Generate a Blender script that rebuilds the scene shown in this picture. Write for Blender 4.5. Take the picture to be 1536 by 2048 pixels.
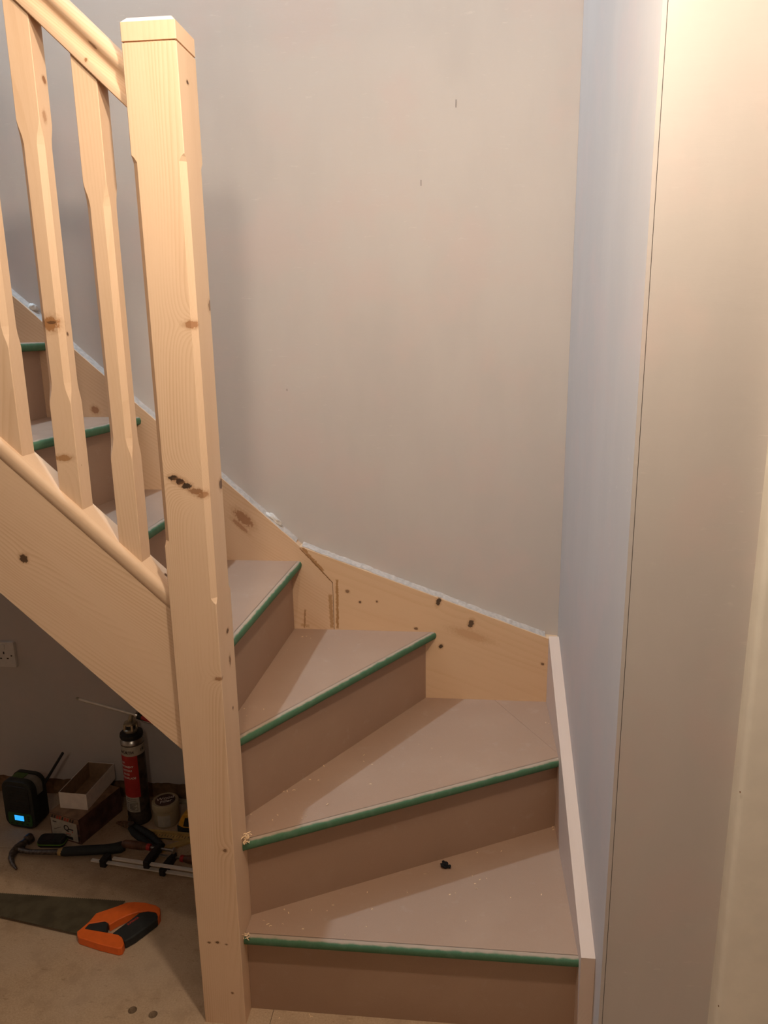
import bpy, bmesh, math, random
from mathutils import Vector, Matrix, noise
random.seed(7)
for o in list(bpy.data.objects): bpy.data.objects.remove(o)
S = bpy.context.scene
COL = S.collection
PI = math.pi

# ------------------------------------------------------------------ camera
FPX = 1527.9
CAM = Vector((0.45328, -1.30015, 1.45979))
PITCH, ROLL, YAW = 0.23838, 0.01537, -0.10498
cy, sy, cp, sp, cr, sr = math.cos(YAW), math.sin(YAW), math.cos(PITCH), math.sin(PITCH), math.cos(ROLL), math.sin(ROLL)
fwd = Vector((sy*cp, cy*cp, -sp)); rt = Vector((cy, -sy, 0)); dn = fwd.cross(rt)
RT = cr*rt + sr*dn; DN = -sr*rt + cr*dn
cd = bpy.data.cameras.new('camera'); cam = bpy.data.objects.new('camera', cd); COL.objects.link(cam)
cd.sensor_fit = 'VERTICAL'; cd.sensor_height = 36; cd.lens = FPX/2048*36; cd.clip_start = .02
m = Matrix((( RT.x, -DN.x, -fwd.x, CAM.x), (RT.y, -DN.y, -fwd.y, CAM.y), (RT.z, -DN.z, -fwd.z, CAM.z), (0, 0, 0, 1)))
cam.matrix_world = m
S.camera = cam

# ------------------------------------------------------------------ light
w = bpy.data.worlds.new('world'); S.world = w; w.use_nodes = True
w.node_tree.nodes['Background'].inputs[0].default_value = (.9, .85, .8, 1)
w.node_tree.nodes['Background'].inputs[1].default_value = .02
S.view_settings.view_transform = 'Standard'; S.view_settings.look = 'None'
S.view_settings.exposure = 0.0; S.view_settings.gamma = 1; S.view_settings.use_curve_mapping = False
def bulb(name, loc, power, col, r):
    d = bpy.data.lights.new(name, 'POINT'); d.energy = power; d.color = col; d.shadow_soft_size = r
    o = bpy.data.objects.new(name, d); o.location = loc; COL.objects.link(o); return o
WARM = (1.0, .86, .70); COOL = (.50, .74, 1.0)
LAMP_A = (.105, -.56, 2.07); LAMP_B = (.47, -.56, 2.09); LAMP_FAR = (.52, -2.45, 2.28); LAMP_UP = (-1.12, .63, 4.05)
bulb('hall_bulb_left', LAMP_A, 12, WARM, .03)
bulb('hall_bulb_right', LAMP_B, 34, WARM, .035)
bulb('hall_bulb_far', LAMP_FAR, 18, WARM, .04)
bulb('landing_bulb', LAMP_UP, 215, COOL, .06)

# ------------------------------------------------------------------ helpers
def P(u, v, x=None, y=None, z=None):
    d = RT*((u-768)/FPX) + DN*((v-1024)/FPX) + fwd
    if x is not None: t = (x-CAM.x)/d.x
    elif y is not None: t = (y-CAM.y)/d.y
    else: t = (z-CAM.z)/d.z
    return CAM + d*t

class MB:
    def __init__(s): s.v = []; s.f = []
    def add(s, vs, fs):
        n = len(s.v); s.v += [Vector(p) for p in vs]; s.f += [tuple(i+n for i in f) for f in fs]; return s
    def box(s, a, b):
        x0, y0, z0 = a; x1, y1, z1 = b
        return s.add([(x0,y0,z0),(x1,y0,z0),(x1,y1,z0),(x0,y1,z0),(x0,y0,z1),(x1,y0,z1),(x1,y1,z1),(x0,y1,z1)],
                     [(0,3,2,1),(4,5,6,7),(0,1,5,4),(1,2,6,5),(2,3,7,6),(3,0,4,7)])
    def prism(s, lo, hi):
        n = len(lo)
        return s.add(list(lo)+list(hi), [tuple(range(n))[::-1], tuple(range(n, 2*n))] + [(i, (i+1) % n, n+(i+1) % n, n+i) for i in range(n)])
    def poly(s, xy, z0, z1):
        return s.prism([(p[0], p[1], z0) for p in xy], [(p[0], p[1], z1) for p in xy])
    def polyy(s, xz, y0, y1):
        return s.prism([(p[0], y0, p[1]) for p in xz], [(p[0], y1, p[1]) for p in xz])
    def loft(s, rings, cap=True):
        n = len(rings[0]); vs = [p for r in rings for p in r]; fs = []
        for k in range(len(rings)-1):
            for i in range(n):
                j = (i+1) % n; fs.append((k*n+i, k*n+j, (k+1)*n+j, (k+1)*n+i))
        if cap: fs += [tuple(range(n))[::-1], tuple((len(rings)-1)*n+i for i in range(n))]
        return s.add(vs, fs)
    def tube(s, pts, rad, n=12, flat=1.0):
        pts = [Vector(p) for p in pts]; rings = []
        if not isinstance(rad, (list, tuple)): rad = [rad]*len(pts)
        for k, p in enumerate(pts):
            d = (pts[min(k+1, len(pts)-1)]-pts[max(k-1, 0)]).normalized()
            up = Vector((0, 0, 1)) if abs(d.z) < .95 else Vector((1, 0, 0))
            a = d.cross(up).normalized(); b = a.cross(d)
            r = rad[k]; rings.append([p + a*(r*math.cos(2*PI*i/n)) + b*(r*flat*math.sin(2*PI*i/n)) for i in range(n)])
        return s.loft(rings)
    def lathe(s, prof, c=(0, 0, 0), n=32):
        c = Vector(c)
        return s.loft([[c+Vector((r*math.cos(2*PI*i/n), r*math.sin(2*PI*i/n), z)) for i in range(n)] for r, z in prof])
    def build(s, name, mat, parent=None, off=None, smooth=False, bevel=0, seg=2):
        me = bpy.data.meshes.new(name); off = Vector(off) if off is not None else Vector()
        me.from_pydata([p-off for p in s.v], [], s.f); me.update()
        b = bmesh.new(); b.from_mesh(me); bmesh.ops.recalc_face_normals(b, faces=b.faces); b.to_mesh(me); b.free()
        o = bpy.data.objects.new(name, me); COL.objects.link(o)
        if mat: me.materials.append(mat)
        if parent: o.parent = parent
        if smooth:
            for p in me.polygons: p.use_smooth = True
            e = o.modifiers.new('edges', 'EDGE_SPLIT'); e.split_angle = math.radians(38)
        if bevel:
            e = o.modifiers.new('bevel', 'BEVEL'); e.width = bevel; e.segments = seg; e.limit_method = 'ANGLE'; e.angle_limit = math.radians(35)
        return o
def rrect(w, h, r, n=5, cx=0, cz=0):
    pts = []
    for qx, qz, a0 in ((w/2-r, -h/2+r, -PI/2), (w/2-r, h/2-r, 0), (-w/2+r, h/2-r, PI/2), (-w/2+r, -h/2+r, PI)):
        for i in range(n+1):
            a = a0+PI/2*i/n; pts.append((cx+qx+r*math.cos(a), cz+qz+r*math.sin(a)))
    return pts
def tag(o, label, cat, group=None):
    o['label'] = label; o['category'] = cat
    if group: o['group'] = group
    return o
def thing(name, label, cat, loc=(0, 0, 0), rz=0):
    o = bpy.data.objects.new(name, None); COL.objects.link(o); o.location = loc; o.rotation_euler = (0, 0, rz)
    o.empty_display_size = .05
    return tag(o, label, cat)
def struct(o): o['kind'] = 'structure'; return o
def text_mesh(body, size, align='LEFT', shear=0, bold=0):
    c = bpy.data.curves.new('text', 'FONT'); c.body = body; c.size = size; c.align_x = align; c.shear = shear; c.offset = bold; c.resolution_u = 3
    o = bpy.data.objects.new('text', c); COL.objects.link(o)
    dg = bpy.context.evaluated_depsgraph_get(); me = bpy.data.meshes.new_from_object(o.evaluated_get(dg))
    vs = [v.co.copy() for v in me.vertices]; fs = [tuple(p.vertices) for p in me.polygons]
    bpy.data.objects.remove(o); bpy.data.curves.remove(c); bpy.data.meshes.remove(me)
    return vs, fs

# ------------------------------------------------------------------ materials
class NT:
    def __init__(s, name):
        s.m = bpy.data.materials.new(name); s.m.use_nodes = True; s.t = s.m.node_tree; s.b = s.t.nodes['Principled BSDF']
        s.pos = s.n('ShaderNodeNewGeometry').outputs['Position']
    def n(s, t, **k):
        o = s.t.nodes.new(t)
        for a, b in k.items(): setattr(o, a, b)
        return o
    def l(s, a, b): s.t.links.new(a, b)
    def put(s, sock, v):
        if hasattr(v, 'is_output'): s.l(v, sock)
        else: sock.default_value = v
    def ma(s, op, a, b=0.0, c=None):
        o = s.n('ShaderNodeMath', operation=op); s.put(o.inputs[0], a); s.put(o.inputs[1], b)
        if c is not None: s.put(o.inputs[2], c)
        return o.outputs[0]
    def vm(s, op, a, b=(0, 0, 0), out=0):
        o = s.n('ShaderNodeVectorMath', operation=op); s.put(o.inputs[0], a); s.put(o.inputs[1], b); return o.outputs[out]
    def noise(s, vec, sc, det=3, rough=.5):
        o = s.n('ShaderNodeTexNoise'); s.l(vec, o.inputs['Vector']); o.inputs['Scale'].default_value = sc
        o.inputs['Detail'].default_value = det; o.inputs['Roughness'].default_value = rough; return o.outputs['Fac']
    def ss(s, x, a, b, lo=0., hi=1.):
        o = s.n('ShaderNodeMapRange', interpolation_type='SMOOTHSTEP'); s.put(o.inputs[0], x)
        for i, q in enumerate((a, b, lo, hi)): o.inputs[i+1].default_value = q
        return o.outputs[0]
    def mix(s, f, a, b):
        o = s.n('ShaderNodeMix', data_type='RGBA'); s.put(o.inputs[0], f)
        s.put(o.inputs[6], a if hasattr(a, 'is_output') else (*a, 1)); s.put(o.inputs[7], b if hasattr(b, 'is_output') else (*b, 1)); return o.outputs[2]
    def bump(s, h, st, dist=.001):
        o = s.n('ShaderNodeBump'); o.inputs['Strength'].default_value = st; o.inputs['Distance'].default_value = dist
        s.l(h, o.inputs['Height']); s.l(o.outputs[0], s.b.inputs['Normal'])
    def done(s, col, rough=.6, metal=0., spec=.35):
        s.put(s.b.inputs['Base Color'], col if hasattr(col, 'is_output') else (*col, 1))
        s.put(s.b.inputs['Roughness'], rough); s.b.inputs['Metallic'].default_value = metal; s.b.inputs['Specular IOR Level'].default_value = spec
        return s.m
def plain(name, col, rough=.5, metal=0., var=.12, sc=60, spec=.35):
    k = NT(name); f = k.noise(k.pos, sc, 4); c2 = tuple(max(0, q*(1-var)) for q in col)
    c1 = tuple(min(1, q*(1+var)) for q in col)
    return k.done(k.mix(k.ss(f, .3, .7), c1, c2), rough, metal, spec)
def pine(name, d, pith, knots=(), col=((.71, .495, .325), (.57, .35, .195)), tilt=.06, freq=330., wob=.012, contrast=1., rough=.55, stains=()):
    """pine: d grain direction, pith a point of the trunk's centre line, knots (pos, r_along, r_across, colour, strength)"""
    k = NT(name); d = Vector(d).normalized()
    e1 = d.cross(Vector((0, 1, 0))) if abs(d.y) < .9 else d.cross(Vector((0, 0, 1))); e1.normalize(); e2 = d.cross(e1)
    rel = k.vm('SUBTRACT', k.pos, tuple(pith))
    al = k.vm('DOT_PRODUCT', rel, tuple(d), 1); a = k.vm('DOT_PRODUCT', rel, tuple(e1), 1); b = k.vm('DOT_PRODUCT', rel, tuple(e2), 1)
    cm = k.n('ShaderNodeCombineXYZ'); k.l(k.ma('MULTIPLY', al, .12), cm.inputs[0]); k.l(a, cm.inputs[1]); k.l(b, cm.inputs[2]); st = cm.outputs[0]
    n1 = k.noise(st, 9, 2); 
    rr = k.ma('SQRT', k.ma('ADD', k.ma('MULTIPLY', a, a), k.ma('MULTIPLY', b, b)))
    rr = k.ma('ADD', rr, k.ma('MULTIPLY', al, tilt)); rr = k.ma('ADD', rr, k.ma('MULTIPLY', n1, wob*6))
    masks = []
    for (c, ra, rc, kc, stn) in knots:
        q = k.vm('SUBTRACT', k.pos, tuple(c)); qa = k.ma('DIVIDE', k.vm('DOT_PRODUCT', q, tuple(d), 1), ra)
        ql = k.vm('LENGTH', q, out=1); qq = k.ma('SUBTRACT', k.ma('MULTIPLY', ql, ql), k.ma('POWER', k.ma('MULTIPLY', qa, ra), 2.))
        dist = k.ma('SQRT', k.ma('ADD', k.ma('MULTIPLY', qa, qa), k.ma('DIVIDE', k.ma('MAXIMUM', qq, 0.), rc*rc)))
        rr = k.ma('ADD', rr, k.ma('MULTIPLY', k.ma('EXPONENT', k.ma('MULTIPLY', dist, -.45)), rc*1.0))
        masks.append((dist, kc, stn))
    ph = k.ma('FRACT', k.ma('MULTIPLY', rr, freq)); band = k.ma('MULTIPLY', k.ss(ph, .25, .85), k.ss(ph, 1., .9)); band = k.ma('MULTIPLY', band, k.ss(k.noise(st, 14, 2), .36, .62, .15, 1.))
    cm2 = k.n('ShaderNodeCombineXYZ'); k.l(k.ma('MULTIPLY', al, .05), cm2.inputs[0]); k.l(a, cm2.inputs[1]); k.l(b, cm2.inputs[2])
    fib = k.noise(cm2.outputs[0], 900, 2); broad = k.noise(st, 30, 2)
    f = k.ma('MULTIPLY', band, .62*contrast); f = k.ma('ADD', f, k.ma('MULTIPLY', k.ma('SUBTRACT', fib, .5), .35)); f = k.ma('ADD', f, k.ma('MULTIPLY', k.ma('SUBTRACT', broad, .5), .5))
    o = k.n('ShaderNodeClamp'); k.l(f, o.inputs[0]); c = k.mix(o.outputs[0], *col)
    kn = k.noise(k.pos, 160, 4, .6)
    for dist, kc, stn in masks:
        dd = k.ma('ADD', dist, k.ma('MULTIPLY', k.ma('SUBTRACT', kn, .5), 1.5))
        halo = k.ma('MULTIPLY', k.ss(dd, 1.9, .8), .45*stn); c = k.mix(halo, c, (.36, .17, .07))
        c = k.mix(k.ma('MULTIPLY', k.ss(dd, 1.05, .75), stn), c, kc)
    for (p0, p1, wd, kc, stn) in stains:
        p0, p1 = Vector(p0), Vector(p1); L = (p1-p0).length; sd = (p1-p0)/L; q = k.vm('SUBTRACT', k.pos, tuple(p0))
        t = k.vm('DOT_PRODUCT', q, tuple(sd), 1); ql = k.vm('LENGTH', q, out=1)
        pe = k.ma('SQRT', k.ma('MAXIMUM', k.ma('SUBTRACT', k.ma('MULTIPLY', ql, ql), k.ma('MULTIPLY', t, t)), 0.))
        nn = k.noise(k.pos, 130, 4, .65)
        mk = k.ma('MULTIPLY', k.ss(k.ma('ADD', pe, k.ma('MULTIPLY', k.ma('SUBTRACT', nn, .5), wd*2.4)), wd, wd*.6), k.ma('MULTIPLY', k.ss(t, -.004, .002), k.ss(t, L+.004, L-.002)))
        c = k.mix(k.ma('MULTIPLY', mk, stn), c, kc)
    k.bump(fib, .12, .0006)
    return k.done(c, rough, 0, .3)
BLK = (.035, .02, .012); BRN = (.26, .105, .035); DBR = (.10, .045, .02)

# plaster: streaky trowel work, patches of damp-pink and grey
def plaster(name, a, b, c2):
    k = NT(name); st = k.vm('MULTIPLY', k.pos, (3.0, 3.0, 1.0)); n1 = k.noise(st, 1.6, 5, .55); n2 = k.noise(k.pos, 5, 4, .6)
    sw = k.vm('ADD', k.pos, k.vm('SCALE', k.pos)); tr = k.noise(k.vm('MULTIPLY', k.pos, (9., 9., 45.)), 1.2, 4, .6)
    c = k.mix(k.ss(n1, .35, .65), a, b); c = k.mix(k.ma('MULTIPLY', k.ss(n2, .46, .68), .75), c, c2)
    hi = k.ss(k.noise(k.vm('MULTIPLY', k.pos, (14., 14., 60.)), 1.5, 5, .7), .60, .70)
    patch = k.ss(k.noise(k.pos, 2.2, 2), .46, .62)
    c = k.mix(k.ma('MULTIPLY', k.ma('MULTIPLY', hi, patch), .45), c, (.66, .59, .53))
    k.bump(k.ma('ADD', tr, k.ma('MULTIPLY', n2, 2.)), .16, .002)
    return k.done(c, .62, 0, .3)
M = {}
M['plaster'] = plaster('plaster', (.545, .485, .44), (.51, .455, .415), (.56, .465, .42))
M['ceiling'] = plain('ceiling_board', (.40, .36, .33), .8)
M['frame'] = plain('frame_paint', (.76, .69, .58), .45, sc=25, var=.03)
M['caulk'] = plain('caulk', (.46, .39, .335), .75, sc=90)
M['lump'] = plain('plaster_lump', (.60, .54, .48), .75)
def mdf():
    k = NT('mdf'); n1 = k.noise(k.pos, 2600, 2); n2 = k.noise(k.pos, 7, 4, .6); n3 = k.noise(k.pos, 26, 5, .65)
    c = k.mix(k.ss(n1, .35, .65), (.375, .235, .155), (.325, .20, .13)); c = k.mix(k.ma('MULTIPLY', k.ss(n2, .45, .7), .3), c, (.41, .27, .18))
    c = k.mix(k.ma('MULTIPLY', k.ss(n3, .58, .75), .22), c, (.46, .35, .27))
    return k.done(c, k.ss(n2, .3, .7, .5, .62), 0, .35)
M['mdf'] = mdf()
def green():
    k = NT('green_core'); n1 = k.noise(k.pos, 900, 3); n2 = k.noise(k.pos, 45, 4)
    nz = k.n('ShaderNodeNewGeometry').outputs['Normal']; sx = k.n('ShaderNodeSeparateXYZ'); k.l(nz, sx.inputs[0])
    c = k.mix(k.ss(n1, .3, .7), (.085, .175, .092), (.065, .14, .074)); c = k.mix(k.ma('MULTIPLY', k.ss(n2, .5, .75), .3), c, (.15, .235, .155))
    up = k.ss(k.ma('ADD', sx.outputs[2], k.ma('MULTIPLY', k.ma('SUBTRACT', n2, .5), .5)), .62, .97)
    c = k.mix(k.ma('MULTIPLY', up, .9), c, (.40, .28, .20)); return k.done(c, .7, 0, .2)
M['green'] = green()
def chipboard():
    k = NT('chipboard'); n1 = k.noise(k.pos, 240, 4, .7); n2 = k.noise(k.pos, 16, 5, .65); n3 = k.noise(k.vm('MULTIPLY', k.pos, (1., 2.4, 1.)), 38, 4, .7); n4 = k.noise(k.pos, 3, 3)
    c = k.mix(k.ss(n1, .35, .65), (.50, .345, .215), (.42, .28, .165)); c = k.mix(k.ma('MULTIPLY', k.ss(n2, .45, .68), .6), c, (.34, .22, .13))
    c = k.mix(k.ma('MULTIPLY', k.ss(n3, .60, .68), .6), c, (.25, .145, .07)); c = k.mix(k.ma('MULTIPLY', k.ss(n4, .4, .7), .4), c, (.49, .37, .27))
    k.bump(n1, .1, .001); return k.done(c, .7, 0, .25)
M['chip'] = chipboard()
M['sole'] = plain('sole_plate_wood', (.20, .105, .05), .8, sc=40, var=.3)
M['black'] = plain('black_plastic', (.017, .016, .015), .45)
M['rubber'] = plain('black_rubber', (.022, .022, .020), .65)
M['steel'] = plain('steel', (.46, .43, .39), .3, 1.0, .1)
M['dsteel'] = plain('dark_steel', (.16, .13, .11), .4, .9, .3, 150)
M['brass'] = plain('nickel_adapter', (.42, .36, .26), .35, .8)
M['rust'] = plain('rusty_steel', (.20, .11, .06), .6, .5, .4, 200)
M['orange'] = plain('orange_plastic', (.78, .135, .02), .45, var=.05)
M['blade'] = plain('coated_blade', (.105, .085, .05), .42, .3, .2, 30)
M['white'] = plain('white_plastic', (.62, .56, .50), .4, var=.03)
M['card'] = plain('white_card', (.80, .70, .61), .75, var=.05)
M['cardin'] = plain('brown_card', (.30, .18, .10), .85)
M['bcard'] = plain('printed_carton', (.105, .05, .036), .7, var=.4, sc=30)
M['tcard'] = plain('carton_top', (.26, .15, .085), .75, var=.25, sc=35)
M['labelw'] = plain('pale_label', (.46, .40, .32), .6)
M['red'] = plain('red_print', (.42, .03, .025), .5, var=.08)
M['ink'] = plain('dark_ink', (.03, .02, .018), .6)
M['whiteink'] = plain('white_ink', (.72, .62, .56), .6)
M['redink'] = plain('red_ink', (.50, .045, .03), .6)
M['can'] = plain('can_side', (.085, .062, .045), .38, .5, .4, 40)
M['tub'] = plain('filler_tub', (.42, .33, .20), .45, var=.06)
M['yellow'] = plain('yellow_plastic', (.70, .33, .03), .45)
M['rule'] = plain('yellow_square', (.52, .33, .11), .55)
M['radio'] = plain('dark_grey_plastic', (.020, .021, .017), .5)
M['oldgreen'] = plain('dull_green_plastic', (.075, .125, .025), .55)
M['radiogrey'] = plain('grey_plastic', (.20, .17, .135), .55)
M['lime'] = plain('lime_green', (.16, .33, .035), .5)
M['dgreen'] = plain('dark_green_plastic', (.03, .09, .022), .5)
M['barrel'] = plain('highlit_steel', (.80, .72, .62), .35, .1, .05)  # pale and barely metallic: the lamp's highlight is put into the colour
M['wood_h'] = plain('varnished_handle', (.12, .05, .025), .4, var=.3, sc=60)
M['yhandle'] = plain('hammer_handle_trim', (.45, .28, .10), .5)
M['fluff'] = plain('black_fluff', (.006, .006, .007), .9)
M['shaving'] = plain('wood_shaving', (.80, .56, .32), .7)
k = NT('screen'); k.b.inputs['Emission Color'].default_value = (.03, .42, 1.0, 1); k.b.inputs['Emission Strength'].default_value = 1.1; M['screen'] = k.done((.02, .1, .2), .3)

# ------------------------------------------------------------------ dimensions
H = .2045; XR = .6974; YB = .7312; XW = .7258; YW = .7618; YF = -.058
SL = .956                    # pitch of the outer string
TOP = 4.8

# ------------------------------------------------------------------ the room
fl = struct(bpy.data.objects.new('floor', None)); COL.objects.link(fl)
def board(x0, x1, y0, y1, holes=()):
    o = MB().box((x0, y0, -.022), (x1, y1, 0)).build('floor_board', M['chip'], fl)
    if holes:
        cut = MB()
        for (hx, hy) in holes: cut.lathe([(.0098, -.03), (.0098, .03)], (hx, hy, 0), 24)
        c = cut.build('cut', None); md = o.modifiers.new('holes', 'BOOLEAN'); md.object = c; md.operation = 'DIFFERENCE'; md.solver = 'EXACT'
        dg = bpy.context.evaluated_depsgraph_get(); me = bpy.data.meshes.new_from_object(o.evaluated_get(dg)); o.modifiers.clear(); o.data = me
        bpy.data.objects.remove(c)
    return o
h1, h2 = P(265, 2020, z=0), P(306, 2029, z=0)
SY, SX = .508, .0505
board(-1.6, SX-.0006, -.6, SY-.0008, [(h1.x, h1.y), (h2.x, h2.y)])
board(-1.6, SX-.0006, SY+.0008, .86); board(-2.8, -1.6012, -.6, .86)
board(SX+.0006, 2.6, -.6, .80)
for x0 in (-2.8, -.1):
    for y0 in (-5.6, -4.35, -3.1, -1.85): board(x0+.0006, x0+2.6988, y0, y0+1.2488)
struct(MB().box((-2.8, -5.6, -.20), (2.6, .86, -.15)).build('floor_base', M['sole']))

# back wall: plaster skin with a torn lower edge over the sole plate
bw = MB(); pts = [(-2.8, TOP), (XW+.04, TOP), (XW+.04, .05)]
x = XW
while x > -2.8:
    pts.append((x, .066+.008*noise.noise(Vector((x*9, 0, 3)))+.006*noise.noise(Vector((x*40, 2, 3))))); x -= .012
bw.polyy(pts, YW, YW+.013)
wall_back = struct(bw.build('wall_back', M['plaster']))
MB().box((-2.8, YW+.013, .085), (XW+.04, .86, TOP)).build('studs', M['sole'], wall_back)
for i, (u, v, hh) in enumerate(((842, 366, .007), (912, 207, .009), (574, 780, .003))):
    q = P(u, v, y=YW); MB().box((q.x-.0006, YW-.0006, q.z-hh), (q.x+.0006, YW+.001, q.z+hh)).build('pencil_mark', M['ink'], wall_back)
struct(MB().box((-2.8, .776, 0), (XW, .86, .0835)).build('trim_1', M['sole']))
# right-hand return (reveal) and the wall facing the hall
struct(MB().box((XW, YF, 0), (.7325, YW-.001, TOP)).build('wall_right', M['plaster']))
struct(MB().box((.7337, YF+.0006, 0), (2.6, .02, TOP)).build('wall_front', M['plaster']))
struct(MB().box((-2.9, -5.6, 0), (-2.8, .86, TOP)).build('wall_left', M['plaster']))
struct(MB().box((2.6, -5.6, 0), (2.7, .02, TOP)).build('wall_hall_right', M['plaster']))
struct(MB().box((-2.8, -5.7, 0), (2.6, -5.6, TOP)).build('wall_rear', M['plaster']))
struct(MB().box((-2.8, -5.6, 2.42), (.7258, -.05, 2.6)).build('ceiling', M['ceiling']))
struct(MB().box((.7258, -5.6, 2.42), (2.6, YF-.0004, 2.6)).build('ceiling_hall', M['ceiling']))
struct(MB().box((-2.8, -.16, 2.6), (.7258, -.05, TOP)).build('wall_stairwell', M['plaster']))
struct(MB().box((-2.8, -.16, TOP), (.8, .86, TOP+.1)).build('ceiling_upper', M['ceiling']))
# door lining at the far right
tr = MB(); prof = [(.9285, YF+.0006), (.9285, -.083), (.931, -.0895), (.937, -.0935), (1.06, -.0935), (1.06, YF+.0006)]
tr.poly(prof, 0, 2.1); trim2 = struct(tr.build('trim_2', M['frame'], smooth=True))
for (u, v) in ((1480, 1584), (1437, 2012)):
    q = P(u, v, x=.9285); MB().lathe([(.0001, -.0004), (.0016, -.0003), (.0016, .0006), (.0001, .0006)], (0, 0, 0), 10).build('nail_head', M['sole'], trim2).matrix_local = Matrix.Translation((.9285, q.y, q.z)) @ Matrix.Rotation(PI/2, 4, 'Y')

tr = MB(); tr.poly([(1.82, YF+.0006), (1.82, -.0935), (1.945, -.0935), (1.951, -.0895), (1.9535, -.083), (1.9535, YF+.0006)], 0, 2.1); struct(tr.build('trim_3', M['frame'], smooth=True))
struct(MB().box((.9285, -.0930, 2.1005), (1.9535, YF+.0004, 2.19)).build('trim_4', M['frame']))
dr1 = struct(MB().box((1.0605, -.078, .004), (1.8195, YF+.0004, 2.099)).build('door_1', M['white']))
for zz in (.18, 1.12):
    for xx in (1.15, 1.47): MB().box((xx, -.082, zz), (xx+.26, -.0781, zz+.78)).build('door_panel', M['white'], dr1, bevel=.003)
MB().tube([(1.12, -.0775, 1.02), (1.12, -.118, 1.02), (1.13, -.124, 1.02), (1.23, -.124, 1.02)], .008, 10).build('door_handle', M['steel'], dr1, smooth=True)

# ------------------------------------------------------------------ staircase
st = thing('staircase', 'unfinished pine winder staircase with square newel post and chipboard-brown treads', 'staircase')
def lp(line, off, con):
    """point on the plan line (p, q) shifted by off along its outward normal, where it meets the constraint ('x', c) or ('y', c)"""
    p, q = Vector(line[0]), Vector(line[1]); d = (q-p).normalized(); n = Vector((d.y, -d.x)); p = p+n*off
    t = (con[1]-p.x)/d.x if con[0] == 'x' else (con[1]-p.y)/d.y
    r = p+d*t; return (r.x, r.y)
NPROF = [(-.001, 0), (.005, 0), (.0085, -.0016), (.0108, -.0045), (.012, -.009), (.012, -.0135), (.0108, -.018), (.0085, -.0206), (.005, -.022), (-.001, -.022)]
def tread(n, line, c0, c1, rest, extra=None):
    z = H*n
    a, b = lp(line, -.012, c0), lp(line, -.012, c1)
    t = MB().poly([a, b]+rest, z-.022, z).build('tread', M['mdf'], st)
    r = [[], []]
    for off, dz in NPROF:
        for i, c in enumerate((c0, c1)):
            x, y = lp(line, off-.012, c); r[i].append((x, y, z+dz))
    MB().loft(r).build('nosing', M['green'], t, smooth=True)['label'] = 'green rounded nosing edge'
    return t
def riser(n, line, c0, c1):
    z0, z1 = H*(n-1), H*n-.022
    q = [lp(line, 0, c0), lp(line, 0, c1), lp(line, -.009, c1), lp(line, -.009, c0)]
    return MB().poly(q, z0, z1).build('riser', M['mdf'], st)
R = {1: ((0, .0433), (XR, .0433)), 2: ((0, .0862), (XR, .452)), 3: ((-.0148, .1490), (.353, YB)), 4: ((-.048, .255), (-.0268, YB))}
N = {1: ((0, .0225), (XR, .0225)), 2: ((0, .0547), (XR, .4267)), 3: ((-.0063, .1308), (.3834, YB)), 4: ((-.026, .196), (.0025, YB))}
X0, XRr = ('x', .0004), ('x', XR)
YN, YBb = ('y', .0905), ('y', YB)
ys = .061
riser(1, R[1], X0, XRr); riser(2, R[2], X0, XRr); riser(3, R[3], YN, YBb); riser(4, R[4], YN, YBb)
tread(1, N[1], X0, XRr, [(XR, .49), (.0004, .125)])
ca, cb = P(989, 1403, z=2*H), P(1111, 1505, z=2*H)
g = .0006
tread(2, N[2], X0, XRr, [(XR, cb.y-.004), (ca.x, YB), (.33, YB), (-.065, .0905), (.0004, .0905)])
e = (Vector((ca.x, YB))-Vector((XR, cb.y-.004))).normalized(); nn = Vector((-e.y, e.x))
MB().poly([(XR, cb.y-.004+g*2), (XR, YB), (ca.x+g*2, YB)], 2*H-.022, 2*H-.0002).build('corner_piece', M['mdf'], st)
tread(3, N[3], YN, YBb, [(-.05, YB), (-.072, .0905)])
GO = .218; xn5 = -.243
tread(4, N[4], YN, YBb, [(xn5-.05, YB), (xn5-.05, ys), (-.0905, ys), (-.0905, .0905)])
for n in range(5, 13):
    xn = xn5-GO*(n-5)
    d0, d1 = (-.038, .029) if n == 6 else (0, 0)     # the sixth tread still turns a little
    ln = ((xn+d0, ys), (xn+d1, YB)); rl = ((xn+d0-.025, ys), (xn+d1-.025, YB))
    tread(n, ln, ('y', ys), YBb, [(xn-GO-.04, YB), (xn-GO-.04-(.04 if n == 5 else 0), ys)])
    riser(n, rl, ('y', ys), YBb)

# strings
pk = lambda u, v, **k: P(u, v, **k)
dO = Vector((-1, 0, SL)).normalized()
kn = [(P(47, 1117, y=.015), .0085, .008, (.10, .055, .03), 1.)]
M['pine_string'] = pine('pine_outer_string', dO, (-.35, .35, .62), kn, tilt=.10, freq=200., wob=.011, contrast=.75)
YS = .015
qa, qb = P(366, 1500.6, y=YS), P(0, 1185, y=YS); zb = lambda x: qa.z+(qb.z-qa.z)/(qb.x-qa.x)*(x-qa.x); zt = lambda x: 1.008-SL*(x+.1471)
XL = -2.0
MB().polyy([(-.085, zb(-.085)), (-.085, zt(-.085)), (XL, zt(XL)), (XL, zb(XL))], YS, ys).build('outer_string', M['pine_string'], st)
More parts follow.
